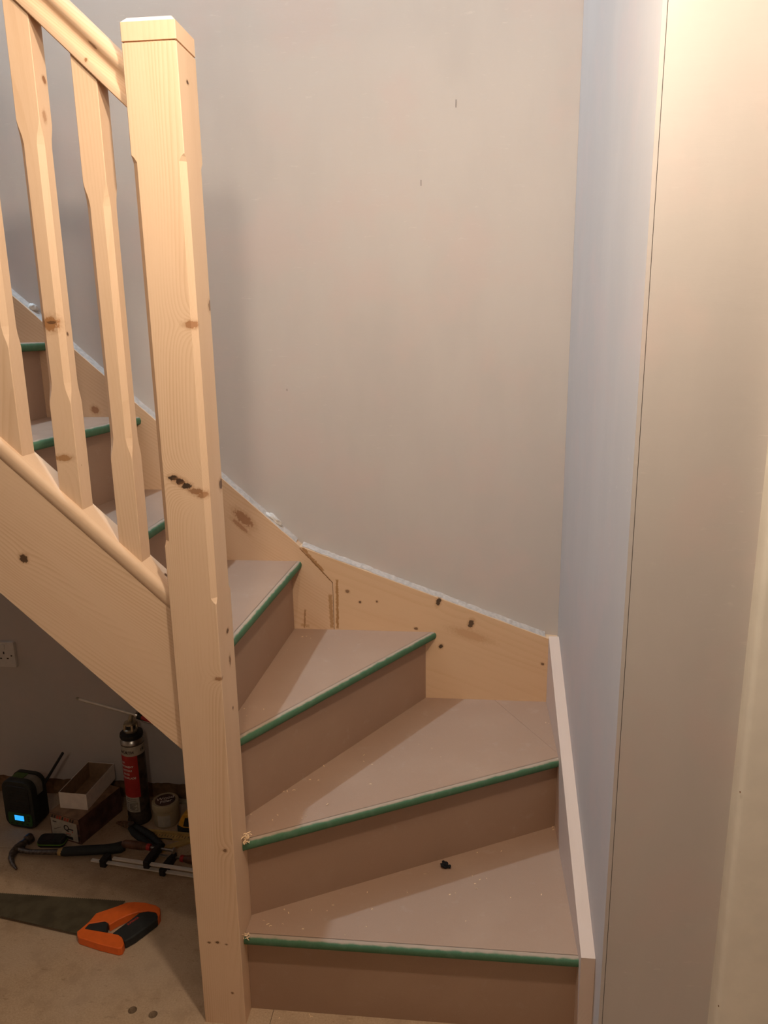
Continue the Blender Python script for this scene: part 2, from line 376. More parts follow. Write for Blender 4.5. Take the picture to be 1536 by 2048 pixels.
# base rail with rounded sides
UP = Vector((dO.z, 0, -dO.x)).normalized()
if UP.z < 0: UP = -UP
YC = .045
def sweep(prof, z_at, x0, x1):
    """profile (across y, height along the rail's own normal) swept along the pitch; z_at(x) is the profile's zero line"""
    rings = []
    for x in (x0, x1):
        ring = []
        for a, b in prof:
            # end cut vertical: slide along the rail until x matches
            p = Vector((x, YC+a, z_at(x))) + UP*b; t = (x-p.x)/dO.x; p = p+dO*t; ring.append(p)
        rings.append(ring)
    return rings
zr = lambda x: 1.034-SL*(x+.1471)          # flat top of the base rail
half = [(.0215, 0), (.0255, -.0008), (.0295, -.0035), (.0325, -.008), (.0338, -.0135), (.0330, -.020), (.0318, -.0255), (.0302, -.0285), (.0292, -.0285)]
prof = half + [(-a, b) for a, b in reversed(half)]
M['pine_rail'] = pine('pine_rail', dO, (-.4, .5, 1.0), [(P(333, 1150, y=.05), .004, .004, DBR, 1.)], tilt=.03, freq=160., contrast=.45)
MB().loft(sweep(prof, zr, -.085, XL)).build('base_rail', M['pine_rail'], st, smooth=True)
# handrail
zh = lambda x: 1.816-.957*(x+.1009)
half = [(.0255, 0), (.0275, .0015), (.028, .004), (.028, .0125), (.0265, .0145), (.0225, .0165), (.0195, .021), (.0190, .026), (.0210, .031), (.0255, .0345), (.0292, .039), (.0300, .044), (.0285, .049), (.0240, .0535), (.0160, .0572), (.007, .0588)]
prof = half + [(-a, b) for a, b in reversed(half)]
M['pine_hand'] = pine('pine_handrail', dO, (-.3, .06, 1.80), [(P(186, 90, y=.02), .010, .0028, (.20, .10, .05), .8), (P(172, 120, y=.017), .003, .003, BRN, .8)], tilt=.05, freq=220., contrast=.6)
MB().loft(sweep(prof, zh, -.08, XL)).build('handrail', M['pine_hand'], st, smooth=True)

# newel post
NKN = [(P(347, 956, y=0), .0055, .010, BLK, .95), (P(360, 963, y=0), .006, .010, (.07, .035, .02), 1.), (P(373, 972, y=0), .006, .010, BLK, .95), (P(392, 983, y=0), .006, .013, (.27, .12, .05), .8), (P(406, 990, y=0), .006, .011, (.33, .15, .06), .75), (P(383, 649, y=0), .007, .012, (.34, .15, .06), .8), (P(392, 655, y=0), .004, .005, BRN, .9),
       (P(442, 968, x=0), .010, .012, (.10, .05, .03), .85), (P(420, 612, x=0), .010, .010, (.16, .08, .04), .7), (P(455, 1262, x=0), .005, .008, DBR, .9), (P(460, 1320, x=0), .010, .006, (.2, .09, .04), .8),
       (P(438, 1358, y=0), .004, .009, BRN, .7), (P(450, 1701, y=0), .004, .0045, (.2, .1, .05), .9), (P(465, 1704, x=0), .003, .003, BRN, .8), (P(466, 1416, x=0), .004, .003, DBR, .9),
       (P(418, 1885, y=0), .0025, .004, DBR, .8), (P(435, 1885, y=0), .003, .0045, DBR, .9), (P(453, 1889, y=0), .002, .003, DBR, .7), (P(465, 1986, y=0), .003, .003, (.16, .07, .03), .8), (P(375, 165, x=0), .0035, .005, DBR, 1.)]
M['pine_newel'] = pine('pine_newel', (0, 0, 1), (.03, .20, 0), NKN, tilt=.012, freq=480., wob=.0035, contrast=.8)
def ring8(x0, x1, y0, y1, c, z):
    # corners FL, FR, BR, BL; z a number or function of x
    pts = [(x0+c[0], y0), (x1-c[1], y0), (x1, y0+c[1]), (x1, y1-c[2]), (x1-c[2], y1), (x0+c[3], y1), (x0, y1-c[3]), (x0, y0+c[0])]
    return [(px, py, z(px) if callable(z) else z) for px, py in pts]
C0, C1 = .0012, .0095
def nr(z, fl_, oth): return ring8(-.09, 0, 0, .09, (fl_, oth, oth, fl_), z)
rings = [nr(0, C0, C0), nr(.962, C0, C0), nr(.966, C0, C1*.55), nr(.973, C0, C1), nr(1.072, C0, C1), nr(1.076, C1*.55, C1), nr(1.083, C1, C1), nr(1.726, C1, C1), nr(1.733, C1*.55, C1*.55), nr(1.737, C0, C0), nr(1.9005, C0, C0)]
newel = MB().loft(rings).build('newel_post', M['pine_newel'], st)
MB().box((-.0865, .0035, 1.9005), (-.0035, .0865, 1.9035)).build('cap_groove', M['pine_newel'], newel)
M['pine_cap'] = pine('pine_cap', (0, 0, 1), (.03, .20, 0), (), tilt=.012, freq=300., wob=.0035, contrast=.35)
q = (C0,)*4
MB().loft([ring8(-.09, 0, 0, .09, q, 1.9035), ring8(-.09, 0, 0, .09, q, 1.9305), ring8(-.082, -.008, .008, .082, q, 1.9385)]).build('newel_cap', M['pine_cap'], newel)

# balusters
BK = {0: [(P(262, 790, y=.0245), .006, .006, BRN, .0)],
      1: [(P(100, 648, y=.0245), .013, .016, (.34, .15, .05), .9), (P(103, 645, y=.0245), .003, .010, DBR, .8), (P(134, 668, x=-.2537), .0035, .0035, DBR, .9), (P(87, 160, x=-.2537), .006, .006, BRN, .85), (P(88, 233, x=-.2537), .009, .006, (.42, .22, .11), .7), (P(127, 916, y=.0245), .006, .016, (.36, .17, .06), .8), (P(162, 930, x=-.2537), .0015, .0015, DBR, .9)],
      2: []}
B0 = -.1471; BP = .1055
for i in range(17):
    xr = B0-BP*i; xl = xr-.0412; y0, y1 = YC-.0206, YC+.0206; dz = .1005*i
    c0 = (.0008,)*4; c1 = (.0092,)*4
    def rg(z, f): return ring8(xl, xr, y0, y1, tuple(.0008+(.0092-.0008)*f for _ in range(4)), z)
    b0, b1 = 1.243+dz, 1.691+dz
    rings = [rg(lambda px: zr(px)-.001, 0), rg(b0-.012, 0), rg(b0-.004, .18), rg(b0+.012, .75), rg(b0+.026, 1), rg(b1-.026, 1), rg(b1-.012, .75), rg(b1+.004, .18), rg(b1+.012, 0), rg(lambda px: zh(px)+.004, 0)]
    if i < 3: mat = pine('pine_baluster_%d' % i, (0, 0, 1), (xl-.06+.05*i, .16-.03*i, 0), BK[i], tilt=.02, freq=280., wob=.004, contrast=.5)
    bo = MB().loft(rings).build('baluster', mat, st)

# wall strings
dB = Vector((-1, 0, .913)).normalized()
zwt = lambda x: .8626-.913*(x+.003)
zlt = lambda x: .8626-(.8626-.603)/(.693+.003)*(x+.003)
glue = (.24, .105, .03)
s0, s1, s2 = P(600, 1097, y=YB), P(668, 1168, y=YB), P(670, 1256, y=YB)
KU = [(P(487, 1037, y=YB), .034, .014, (.30, .13, .055), .75), (P(480, 1052, y=YB), .03, .006, (.33, .14, .06), .6), (P(190, 820, y=YB), .012, .010, (.30, .13, .06), .8)]
SU = [(s0, s1, .0022, glue, .9), (P(660, 1190, y=YB), P(664, 1255, y=YB), .006, (.36, .18, .06), .75), (P(610, 1220, y=YB), P(609, 1255, y=YB), .003, glue, .7), (P(603, 1250, y=YB), P(618, 1252, y=YB), .006, (.40, .22, .09), .5)]
M['pine_wall_up'] = pine('pine_wall_string', dB, (-.2, 1.0, .55), KU, tilt=.12, freq=150., wob=.006, contrast=.5, stains=SU, col=((.66, .44, .275), (.53, .31, .165)))
xs, xe = -.003, -2.05
MB().polyy([(xs, .8626), (xe, zwt(xe)), (xe, zwt(xe)-.33), (.02, .50), (.0892, .50), (.0892, .7563)], YB, YW).build('wall_string', M['pine_wall_up'], st)
KL = [(P(695, 1183, y=YB), .006, .005, (.2, .1, .05), .8), (P(720, 1204, y=YB), .004, .004, (.10, .05, .03), .9), (P(754, 1203, y=YB), .0035, .0035, (.13, .06, .03), .9), (P(877, 1203, y=YB), .007, .013, BLK, .9), (P(942, 1247, y=YB), .008, .013, BLK, .85),
      (P(832, 1257, y=YB), .006, .004, DBR, .8), (P(882, 1293, y=YB), .006, .007, BLK, .9), (P(1085, 1328, y=YB), .005, .004, DBR, .8), (P(940, 1270, y=YB), .05, .012, (.55, .31, .16), .5)]
SLo = [(P(674, 1160, y=YB), P(675, 1256, y=YB), .0045, (.34, .16, .045), .85), (P(604, 1097, y=YB), P(645, 1142, y=YB), .0065, (.33, .15, .045), .8)]
M['pine_wall_low'] = pine('pine_winder_string', (-1, 0, .32), (.3, 1.2, 1.1), KL, tilt=.03, freq=70., wob=.006, contrast=.4, stains=SLo, col=((.68, .45, .27), (.58, .355, .19)))
MB().polyy([(xs+.0012, .8612), (.0904, .7563), (.0904, 0), (XW-.001, 0), (XW-.001, .600), (.693, .603)], YB, YW).build('wall_string', M['pine_wall_low'], st)
# right-hand string
M['pine_right'] = pine('pine_right_string', (0, 1, .5), (.9, .3, 0), [], tilt=.02, freq=160., contrast=.35, col=((.62, .47, .375), (.52, .375, .28)))  # paler, less orange pine: cool light on this string is put into the colour
zrs = lambda y: .232+.517*y
MB().prism([(XR, y, z) for y, z in ((.0, 0), (.0, zrs(0)), (YB-.0005, zrs(YB)), (YB-.0005, 0))], [(XW-.0004, y, z) for y, z in ((.0, 0), (.0, zrs(0)), (YB-.0005, zrs(YB)), (YB-.0005, 0))]).build('wall_string', M['pine_right'], st)
def smear(xa, xb, zf, seed):  # plaster residue whose pale tone also paints in cool light on the string tops
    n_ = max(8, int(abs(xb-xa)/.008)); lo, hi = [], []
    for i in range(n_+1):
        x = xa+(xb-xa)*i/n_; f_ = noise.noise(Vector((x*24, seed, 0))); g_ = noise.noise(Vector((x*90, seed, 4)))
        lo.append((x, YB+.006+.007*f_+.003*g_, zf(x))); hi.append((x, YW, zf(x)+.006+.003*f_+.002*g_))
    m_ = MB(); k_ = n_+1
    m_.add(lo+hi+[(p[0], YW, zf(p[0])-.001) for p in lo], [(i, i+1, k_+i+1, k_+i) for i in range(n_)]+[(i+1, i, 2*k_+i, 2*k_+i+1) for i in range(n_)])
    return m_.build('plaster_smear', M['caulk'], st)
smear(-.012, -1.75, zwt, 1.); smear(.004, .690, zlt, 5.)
# blobs of plaster / filler on the string tops
def blob(name, c, r, n, label, seed):
    b = bmesh.new(); bmesh.ops.create_icosphere(b, subdivisions=3, radius=1)
    for v in b.verts:
        k = 1+.45*noise.noise(v.co*1.7+Vector((seed, 0, 0)))+.2*noise.noise(v.co*4+Vector((seed, 3, 0)))
        v.co = Vector((v.co.x*r[0]*k, v.co.y*r[1]*k, v.co.z*r[2]*k)); v.co.rotate(Matrix.Rotation(n, 3, 'Y')); v.co += Vector(c)
    me = bpy.data.meshes.new(name); b.to_mesh(me); b.free(); me.materials.append(M['lump'])
    for p in me.polygons: p.use_smooth = True
    o = bpy.data.objects.new(name, me); COL.objects.link(o); return tag(o, label, 'plaster')
q = P(548, 1040, y=.75); blob('plaster_lump', (q.x, .752, zwt(q.x)+.006), (.026, .010, .010), math.radians(42), 'ragged white plaster lump beside the string joint above the winder treads', 2.)
q = P(62, 590, y=.75); blob('plaster_lump', (q.x, .752, zwt(q.x)+.007), (.013, .010, .012), 0, 'round white plaster lump high up the straight flight on the wall string', 9.)

# ------------------------------------------------------------------ lamps of the house (bulbs set at the top)
def pendant(name, loc, zc, label):
    t = thing(name, label, 'lamp', (loc[0], loc[1], zc))
    d = loc[2]-zc
    MB().lathe([(.0001, 0), (.045, 0), (.042, -.018), (.012, -.03), (.0001, -.03)], n=20).build('ceiling_rose', M['white'], t, smooth=True)
    MB().tube([(0, 0, -.028), (0, 0, d+.105)], .003, 8).build('cord', M['white'], t)
    MB().lathe([(.0001, d+.11), (.009, d+.11), (.017, d+.095), (.018, d+.062), (.0001, d+.062)], n=16).build('lamp_holder', M['white'], t, smooth=True)
sbx = (LAMP_A[0]+LAMP_B[0])/2
sbar = thing('spot_bar', 'white ceiling bar with two bulb holders in front of the newel post', 'lamp', (sbx, LAMP_A[1], 2.42))
MB().lathe([(.0001, 0), (.05, 0), (.048, -.016), (.012, -.022), (.0001, -.022)], n=24).build('ceiling_rose', M['white'], sbar, smooth=True)
MB().tube([(0, 0, -.02), (0, 0, -.20)], .006, 10).build('stem', M['white'], sbar)
MB().tube([(LAMP_A[0]-sbx, 0, -.205), (LAMP_B[0]-sbx, 0, -.205)], .008, 10).build('bar', M['white'], sbar)
for L_ in (LAMP_A, LAMP_B):
    d = L_[2]-2.42; MB().lathe([(.0001, -.205), (.009, -.205), (.017, d+.09), (.018, d+.055), (.0001, d+.055)], (L_[0]-sbx, 0, 0), 16).build('lamp_holder', M['white'], sbar, smooth=True)
pendant('pendant_lamp', LAMP_FAR, 2.42, 'white pendant lamp holder further back in the hall ceiling')
pendant('pendant_lamp', LAMP_UP, TOP, 'white pendant lamp holder high over the stairwell')

# ------------------------------------------------------------------ socket on the wall under the stairs
q = P(34, 1336, y=YW-.01); sx, sz = q.x, q.z
sk = thing('wall_socket', 'white double wall socket on the dim wall under the stairs', 'socket', (sx-.073, YW, sz+.043))
MB().prism([(a, -.0005, b) for a, b in rrect(.146, .086, .005)], [(a, -.0095, b) for a, b in rrect(.142, .082, .004)]).build('face_plate', M['white'], sk, bevel=.001)
for cx in (-.036, .036):
    MB().box((cx-.002, -.0102, .002), (cx+.002, -.0094, .010)).build('earth_slot', M['ink'], sk)
    for s in (-1, 1): MB().box((cx+s*.011-.0032, -.0102, -.014), (cx+s*.011+.0032, -.0094, -.0105)).build('pin_slot', M['ink'], sk)
    MB().box((cx-.006, -.0122, .018), (cx+.006, -.0094, .034)).build('switch_rocker', M['white'], sk, bevel=.001)
for s in (-1, 1): MB().lathe([(.0001, -.0005), (.0028, -.0005), (.0028, .0005), (.0001, .0005)], n=12).build('screw', M['dsteel'], sk).matrix_local = Matrix.Translation((s*.060, -.0097, -.003)) @ Matrix.Rotation(PI/2, 4, 'X')

# ------------------------------------------------------------------ radio
ra = thing('radio', 'dark green site radio with lit blue screen and raised aerial', 'radio', (-.8585, .6305, 0), math.radians(-8))
wd, dp, ht = .108, .056, .160
def rprof(w, h, r, y, cz): return [(a, y, b) for a, b in rrect(w, h, r, 6, 0, cz)]
MB().loft([rprof(wd*.93, ht*.93, .026, -dp/2+.004, ht/2), rprof(wd*.93, ht*.93, .026, dp/2-.004, ht/2)]).build('body', M['radiogrey'], ra, smooth=True)
MB().loft([rprof(wd*.95, ht*.955, .027, -dp/2-.006, ht/2), rprof(wd, ht-.001, .030, -dp/2-.002, ht/2), rprof(wd, ht-.001, .030, -dp/2+.014, ht/2), rprof(wd*.95, ht*.955, .027, -dp/2+.017, ht/2)]).build('front_bumper', M['radio'], ra, smooth=True)
MB().loft([rprof(wd*.98, ht*.985, .028, dp/2-.012, ht/2), rprof(wd*.98, ht*.985, .028, dp/2, ht/2)]).build('rear_bumper', M['radio'], ra, smooth=True)
MB().loft([rprof(.078, .088, .012, -dp/2-.0075, .098), rprof(.080, .090, .012, -dp/2-.0055, .098)]).build('speaker_grille', M['black'], ra, smooth=True)
for i in range(9): MB().box((-.034, -dp/2-.0084, .062+i*.009), (.034, -dp/2-.0074, .0642+i*.009)).build('grille_bar', M['radio'], ra)
pn = MB().loft([rprof(.082, .040, .008, -dp/2-.0076, .032), rprof(.084, .042, .008, -dp/2-.0055, .032)]).build('control_panel', M['dgreen'], ra, smooth=True)
MB().box((-.020, -dp/2-.0082, .026), (.017, -dp/2-.0072, .0475)).build('screen_bezel', M['black'], ra)
MB().box((-.0175, -dp/2-.0088, .0285), (.0145, -dp/2-.0080, .0455)).build('screen', M['screen'], ra)['label'] = 'lit blue display'
for i in range(4): MB().box((-.033+i*.018, -dp/2-.0086, .0165), (-.026+i*.018, -dp/2-.0074, .020)).build('button', M['black'], ra)
for i in range(3): MB().box((.027, -dp/2-.0086, .028+i*.007), (.034, -dp/2-.0074, .0325+i*.007)).build('button', M['black'], ra)
MB().box((-.034, -.014, ht*.962), (.006, .018, ht*.978)).build('top_panel', M['oldgreen'], ra, bevel=.004)
MB().box((wd*.465, -.013, .018), (wd*.49, .018, .105)).build('side_panel', M['black'], ra, bevel=.003)
ra_m = Matrix.Translation((-.8585, .6305, 0)) @ Matrix.Rotation(math.radians(-8), 4, 'Z')
MB().tube([(.046, .022, .115), ra_m.inverted() @ P(97, 1553, y=.655), ra_m.inverted() @ P(125.5, 1506, y=.660)], [.005, .0045, .0042], 10).build('aerial', M['black'], ra, smooth=True)

# ------------------------------------------------------------------ screw boxes
def local(o): return lambda p: o.matrix_basis.inverted() @ p
bl, br = P(104, 1672, z=0), P(163, 1690, z=0)
yaw = math.atan2(br.y-bl.y, br.x-bl.x); W1 = (br-bl).length; D1, H1 = .175, .082
cb_ = thing('screw_box', 'dark brown carton of screws with a pale printed end, below the open box', 'box', bl, yaw)
MB().box((0, 0, 0), (W1, D1, H1)).build('carton', M['bcard'], cb_, bevel=.001)
MB().box((.001, .001, H1-.0006), (W1-.001, D1-.001, H1+.0004)).build('lid_panel', M['tcard'], cb_)
lb = MB().box((.004, -.0006, .006), (W1-.010, .0004, H1-.016)).build('end_label', M['labelw'], cb_)
MB().box((.003, -.0007, H1-.0155), (W1-.002, .0004, H1-.001)).build('label_header', M['tcard'], cb_)
def flat_text(body, size, x, z, mat, par, name='lettering', shear=0, bold=0, y=-.001):
    vs, fs = text_mesh(body, size, 'LEFT', shear, bold)
    return MB().add([(x+v.x, y, z+v.y) for v in vs], fs).build(name, mat, par)
flat_text('Q', .026, .052, .036, M['ink'], lb, bold=.0006)
MB().box((.070, -.0011, .041), (.088, -.0008, .0445)).build('print_line', M['ink'], lb)
for (a, b, c, d, mt) in ((.012, .054, .026, .057, 'ink'), (.058, .026, .078, .0275, 'redink'), (.058, .022, .076, .0232, 'ink'), (.060, .009, .084, .018, 'ink'), (.024, .013, .046, .0155, 'ink'), (.083, .033, .086, .038, 'redink')):
    MB().box((a, -.0011, b), (c, -.0008, d)).build('print_line', M[mt], lb)
MB().add([(.014, -.001, .030), (.014, -.001, .0285), (.042, -.001, .0415), (.042, -.001, .043)], [(0, 1, 2, 3)]).build('screw_drawing', M['ink'], lb)
random.seed(3)
for i in range(9):
    a = .008+i*.0098; MB().add([(a, -.001, H1-.0145), (a+.0052, -.001, H1-.0145), (a+.0088, -.001, H1-.004+.002*random.random()), (a+.0042, -.001, H1-.004)], [(0, 1, 2, 3)]).build('header_print', M['redink' if i in (2, 3, 5, 6) else 'ink'], lb)
for i in range(2): MB().box((W1-.0085, -.0008, .012+i*.022), (W1-.003, -.0004, .026+i*.022)).build('print_line', M['ink'], cb_)
# open white box on top
a0, a1 = P(121, 1616, z=H1+.0006), P(176, 1621, z=H1+.0006)
yaw = math.atan2(a1.y-a0.y, a1.x-a0.x); W2 = (a1-a0).length; D2, H2 = .165, .053; t_ = .0012
ob = thing('open_box', 'open white cardboard tray standing on the carton of screws', 'box', a0, yaw)
MB().box((0, 0, 0), (W2, D2, t_)).build('tray_base', M['cardin'], ob)
MB().box((0, 0, t_), (W2, t_, H2)).build('front_panel', M['card'], ob); MB().box((0, D2-t_, t_), (W2, D2, H2)).build('back_panel', M['card'], ob)
for x0, x1 in ((0, t_), (W2-t_, W2)): MB().box((x0, t_, t_), (x1, D2-t_, H2)).build('side_panel', M['card'], ob)
for (x0, y0, x1, y1) in ((t_, t_, W2-t_, 2*t_), (t_, D2-2*t_, W2-t_, D2-t_), (t_, 2*t_, 2*t_, D2-2*t_), (W2-2*t_, 2*t_, W2-t_, D2-2*t_)): MB().box((x0, y0, t_), (x1, y1, H2-.001)).build('inner_lining', M['cardin'], ob)

# ------------------------------------------------------------------ foam can with gun
c0 = Vector((-.5235, .672, 0)); RC = .0335
can = thing('foam_can', 'tall red and black foam can with metal gun adapter under the outer string', 'spray can', c0)
MB().lathe([(.0001, 0), (RC+.0016, 0), (RC+.0022, .003), (RC+.0014, .007), (RC, .009), (RC, .262), (RC-.001, .266), (.0001, .266)], n=40).build('can_body', M['can'], can, smooth=True)
MB().lathe([(.02, .264), (RC-.0005, .264), (RC+.0012, .267), (RC+.0004, .271), (RC-.004, .278), (RC-.010, .286), (RC-.012, .290), (.0001, .290)], n=40).build('dome', M['steel'], can, smooth=True)
MB().lathe([(.02, .281), (RC-.0015, .281), (RC+.0008, .288), (RC-.001, .295), (RC-.012, .298), (.0001, .298)], n=40).build('collar', M['black'], can, smooth=True)
def wrap(r, a0, a1, z0, z1, n=24, th=.0004):
    rings = []
    for i in range(n+1):
        a = a0+(a1-a0)*i/n; ca_, sa_ = math.cos(a), math.sin(a)
        rings.append([(r*ca_, r*sa_, z0), ((r+th)*ca_, (r+th)*sa_, z0), ((r+th)*ca_, (r+th)*sa_, z1), (r*ca_, r*sa_, z1)])
    return MB().loft(rings)
AV = math.atan2(CAM.y-c0.y, CAM.x-c0.x)         # where the can's visible side points
wrap(RC, AV-PI, AV+PI, .232, .262, 48).build('white_band', M['labelw'], can, smooth=True)
rl = wrap(RC, AV-2.0, AV+.28, .095, .232, 30).build('red_label', M['red'], can, smooth=True)
pl_ = wrap(RC, AV-1.6, AV+.10, .045, .095, 24).build('pale_label', M['labelw'], can, smooth=True)
def ctext(body, size, ang, z, mat, par, r=RC+.0009, bold=0, align='LEFT'):
    vs, fs = text_mesh(body, size, align, 0, bold); m_ = MB()
    m_.add([(r*math.cos(ang+v.x/r), r*math.sin(ang+v.x/r), z+v.y) for v in vs], fs); return m_.build('lettering', mat, par)
wb = [o for o in can.children if o.name.startswith('white_band')][0]
ctext('WÜRTH', .0125, AV+.02, .2405, M['ink'], wb, bold=.0004, align='RIGHT')
ctext('DE', .011, AV+.62, .243, M['ink'], wb, bold=.0004)
for i, tx in enumerate(('MA', 'COMPONENT', 'PISTOLE', 'EN ES', 'NE DUPLADE')):
    ctext(tx, .0088, AV-(.88, .12, .26, .50, -.02)[i], .2075-.0125*i, M['whiteink'], rl, bold=.0002, align='RIGHT')
for z0, z1, s0_, s1_ in ((.083, .0838, -1.15, -.15), (.0895, .0903, -1.15, -.15), (.076, .0768, -1.05, -.1), (.050, .0508, -1.05, -.1)):
    wrap(RC+.0004, AV+s0_, AV+s1_, z0, z1, 10).build('print_line', M['ink'], pl_)
for s in (-1.05, -.1): wrap(RC+.0004, AV+s-.012, AV+s+.012, .050, .0768, 2).build('print_line', M['ink'], pl_)
for i in range(6): wrap(RC+.0004, AV-.85, AV-.35+.1*(i % 3), .055+.0033*i, .0562+.0033*i, 6).build('print_line', M['ink'], pl_)
# adapter basket, gun and its barrel
MB().lathe([(.0001, .298), (.019, .298), (.0205, .301), (.0205, .306), (.017, .309), (.0001, .309)], n=28).build('adapter_ring', M['brass'], can, smooth=True)
for i in range(4):
    a = AV+.2+i*PI/2; MB().tube([(.0175*math.cos(a), .0175*math.sin(a), .306), (.0165*math.cos(a), .0165*math.sin(a), .325)], .0042, 8).build('adapter_post', M['brass'], can)
MB().lathe([(.0001, .322), (.0185, .322), (.0175, .328), (.009, .331), (.0001, .331)], n=24).build('adapter_top', M['brass'], can, smooth=True)
MB().lathe([(.0001, .305), (.0125, .305), (.0125, .323), (.0001, .323)], n=20).build('valve', M['black'], can)
yy = c0.y
e0, e1 = P(152, 1396, y=yy-.02), P(272, 1430, y=yy); tip, hub = e0-c0, e1-c0
gun = thing('foam_gun', 'foam gun with thin steel barrel and red handle on top of the can', 'tool', c0+Vector((0, 0, .331)))
g0 = Vector((0, 0, .331)); dv = (tip-hub).normalized()
MB().tube([(0, 0, 0), hub-g0+dv*.012+Vector((0, 0, 0))], .007, 12).build('gun_neck', M['brass'], gun)
MB().tube([hub-g0-dv*.006, tip-g0+dv*-.008], .0042, 10).build('barrel', M['barrel'], gun, smooth=True)
MB().tube([tip-g0-dv*.010, tip-g0-dv*.004, tip-g0], [.0042, .0042, .0022], 10).build('nozzle_tip', M['brass'], gun, smooth=True)
MB().tube([hub-g0+dv*.002, hub-g0-dv*.004], .0105, 16).build('barrel_nut', M['steel'], gun)
MB().tube([hub-g0-dv*.004, hub-g0-dv*.03, hub-g0-dv*.075+Vector((0, 0, .004)), hub-g0-dv*.084+Vector((0, .006, .006))], [.010, .012, .0115, .010], 12).build('gun_body', M['black'], gun, smooth=True)
MB().tube([hub-g0-dv*.02+Vector((0, -.004, .004)), hub-g0-dv*.07+Vector((0, -.008, 0))], .009, 10).build('red_housing', M['red'], gun)
MB().tube([hub-g0-dv*.012+Vector((0, -.004, -.006)), hub-g0-dv*.03+Vector((0, -.008, -.008)), hub-g0-dv*.055+Vector((0, -.008, -.006))], .0035, 8).build('trigger', M['steel'], gun, smooth=True)
MB().tube([hub-g0-dv*.078+Vector((0, .004, .002)), hub-g0-dv*.098+Vector((0, .055, .055))], [.012, .011], 12).build('grip', M['black'], gun, smooth=True)

# ------------------------------------------------------------------ filler tub
pc = Vector((-.4345, .665, 0)); RP = .0385
tb = thing('filler_tub', 'small round beige tub with a printed lid beside the foam can', 'tub', pc)
MB().lathe([(.0001, 0), (RP-.004, 0), (RP-.0015, .003), (RP, .048), (RP-.001, .052), (.0001, .052)], n=36).build('tub_body', M['tub'], tb, smooth=True)
ld = MB().lathe([(.0001, .052), (RP+.0012, .052), (RP+.0018, .054), (RP+.0018, .072), (RP, .0745), (RP-.003, .0752), (RP-.004, .0742), (.0001, .0742)], n=36).build('lid', M['tub'], tb, smooth=True)
MB().lathe([(.0001, .0740), (.030, .0740), (.030, .0746), (.0001, .0746)], n=30).build('lid_print', M['bcard'], ld)
rot = Matrix.Rotation(math.radians(28), 3, 'Z')
for tx, sz_, oy in (('Wood', .020, .002), ('Filler', .018, -.014)):
    vs, fs = text_mesh(tx, sz_, 'CENTER', .25, .0003); MB().add([rot @ Vector((v.x, v.y+oy, .0751)) for v in vs], fs).build('lettering', M['whiteink'], ld)
AP = math.atan2(CAM.y-pc.y, CAM.x-pc.x)
m2 = MB(); rings = []
for i in range(17):
    a = AP-.75+1.0*i/16; rr_ = RP-.0006; rings.append([((rr_)*math.cos(a), rr_*math.sin(a), .008), ((rr_+.0008)*math.cos(a), (rr_+.0008)*math.sin(a), .008), ((rr_+.0012)*math.cos(a), (rr_+.0012)*math.sin(a), .044), (rr_*math.cos(a), rr_*math.sin(a), .044)])
m2.loft(rings).build('side_label', M['labelw'], tb, smooth=True)

# ------------------------------------------------------------------ tape measure, half behind the newel
q = P(357, 1668, z=0); tm = thing('tape_measure', 'yellow and black tape measure half hidden by the newel post', 'tape measure', (q.x, q.y, 0), math.radians(-6))
out = [(0, 0), (.062, 0), (.070, .010), (.068, .045), (.055, .066), (.035, .072), (.017, .066), (.006, .045), (0, .028)]
MB().prism([(a, 0, b) for a, b in out], [(a, .038, b) for a, b in out]).build('case', M['yellow'], tm, bevel=.003)
MB().prism([(a, -.0022, b) for a, b in ((-.0015, -.0), (.064, -.0), (.07, .016), (.045, .026), (.018, .024), (-.0015, .031))], [(a, .0402, b) for a, b in ((-.0015, 0), (.064, 0), (.07, .016), (.045, .026), (.018, .024), (-.0015, .031))]).build('rubber_base', M['rubber'], tm, bevel=.002)
MB().prism([(a, -.003, b) for a, b in ((.018, .030), (.060, .030), (.058, .050), (.045, .060), (.026, .058))], [(a, .001, b) for a, b in ((.018, .030), (.060, .030), (.058, .050), (.045, .060), (.026, .058))]).build('side_badge', M['rubber'], tm, bevel=.001)

# ------------------------------------------------------------------ speed square on the floor
fp = lambda u, v, z=0.: P(u, v, z=z)
base = fp(300, 1672); sq = thing('speed_square', 'yellow triangular carpenter square lying behind the clamps', 'square', (base.x, base.y, 0))
A, Bq, Cq = Vector((-.478, .600)), Vector((-.30, .590)), Vector((-.415, .510))
def ins(P_, k): g_ = (A+Bq+Cq)/3; return P_+(g_-P_)*k
to = lambda p, z: (p.x-base.x, p.y-base.y, z)
inner = [ins(p, .52) for p in (A, Bq, Cq)]; outer = [A, Bq, Cq]
ms = MB()
for z0, z1 in ((.0, .006),):
    for i in range(3):
        j = (i+1) % 3; qd = [outer[i], outer[j], inner[j], inner[i]]
        ms.prism([to(p, z0) for p in qd], [to(p, z1) for p in qd])
ms.build('blade_plate', M['rule'], sq)
ed = (Bq-A).normalized(); nr_ = Vector((ed.y, -ed.x)); nr_ = nr_ if nr_.dot(Cq-A) > 0 else -nr_
qd = [A, Bq, Bq-nr_*.008, A-nr_*.008]; MB().prism([to(p, 0) for p in qd], [to(p, .014) for p in qd]).build('fence', M['rule'], sq)
for i in range(15):
    p = A+ed*(.012+.009*i); L = .011 if i % 2 else .007; qd = [p, p+ed*.0014, p+ed*.0014+nr_*L, p+nr_*L]
    MB().prism([to(w_, .0058) for w_ in qd], [to(w_, .0063) for w_ in qd]).build('tick_mark', M['ink'], sq)
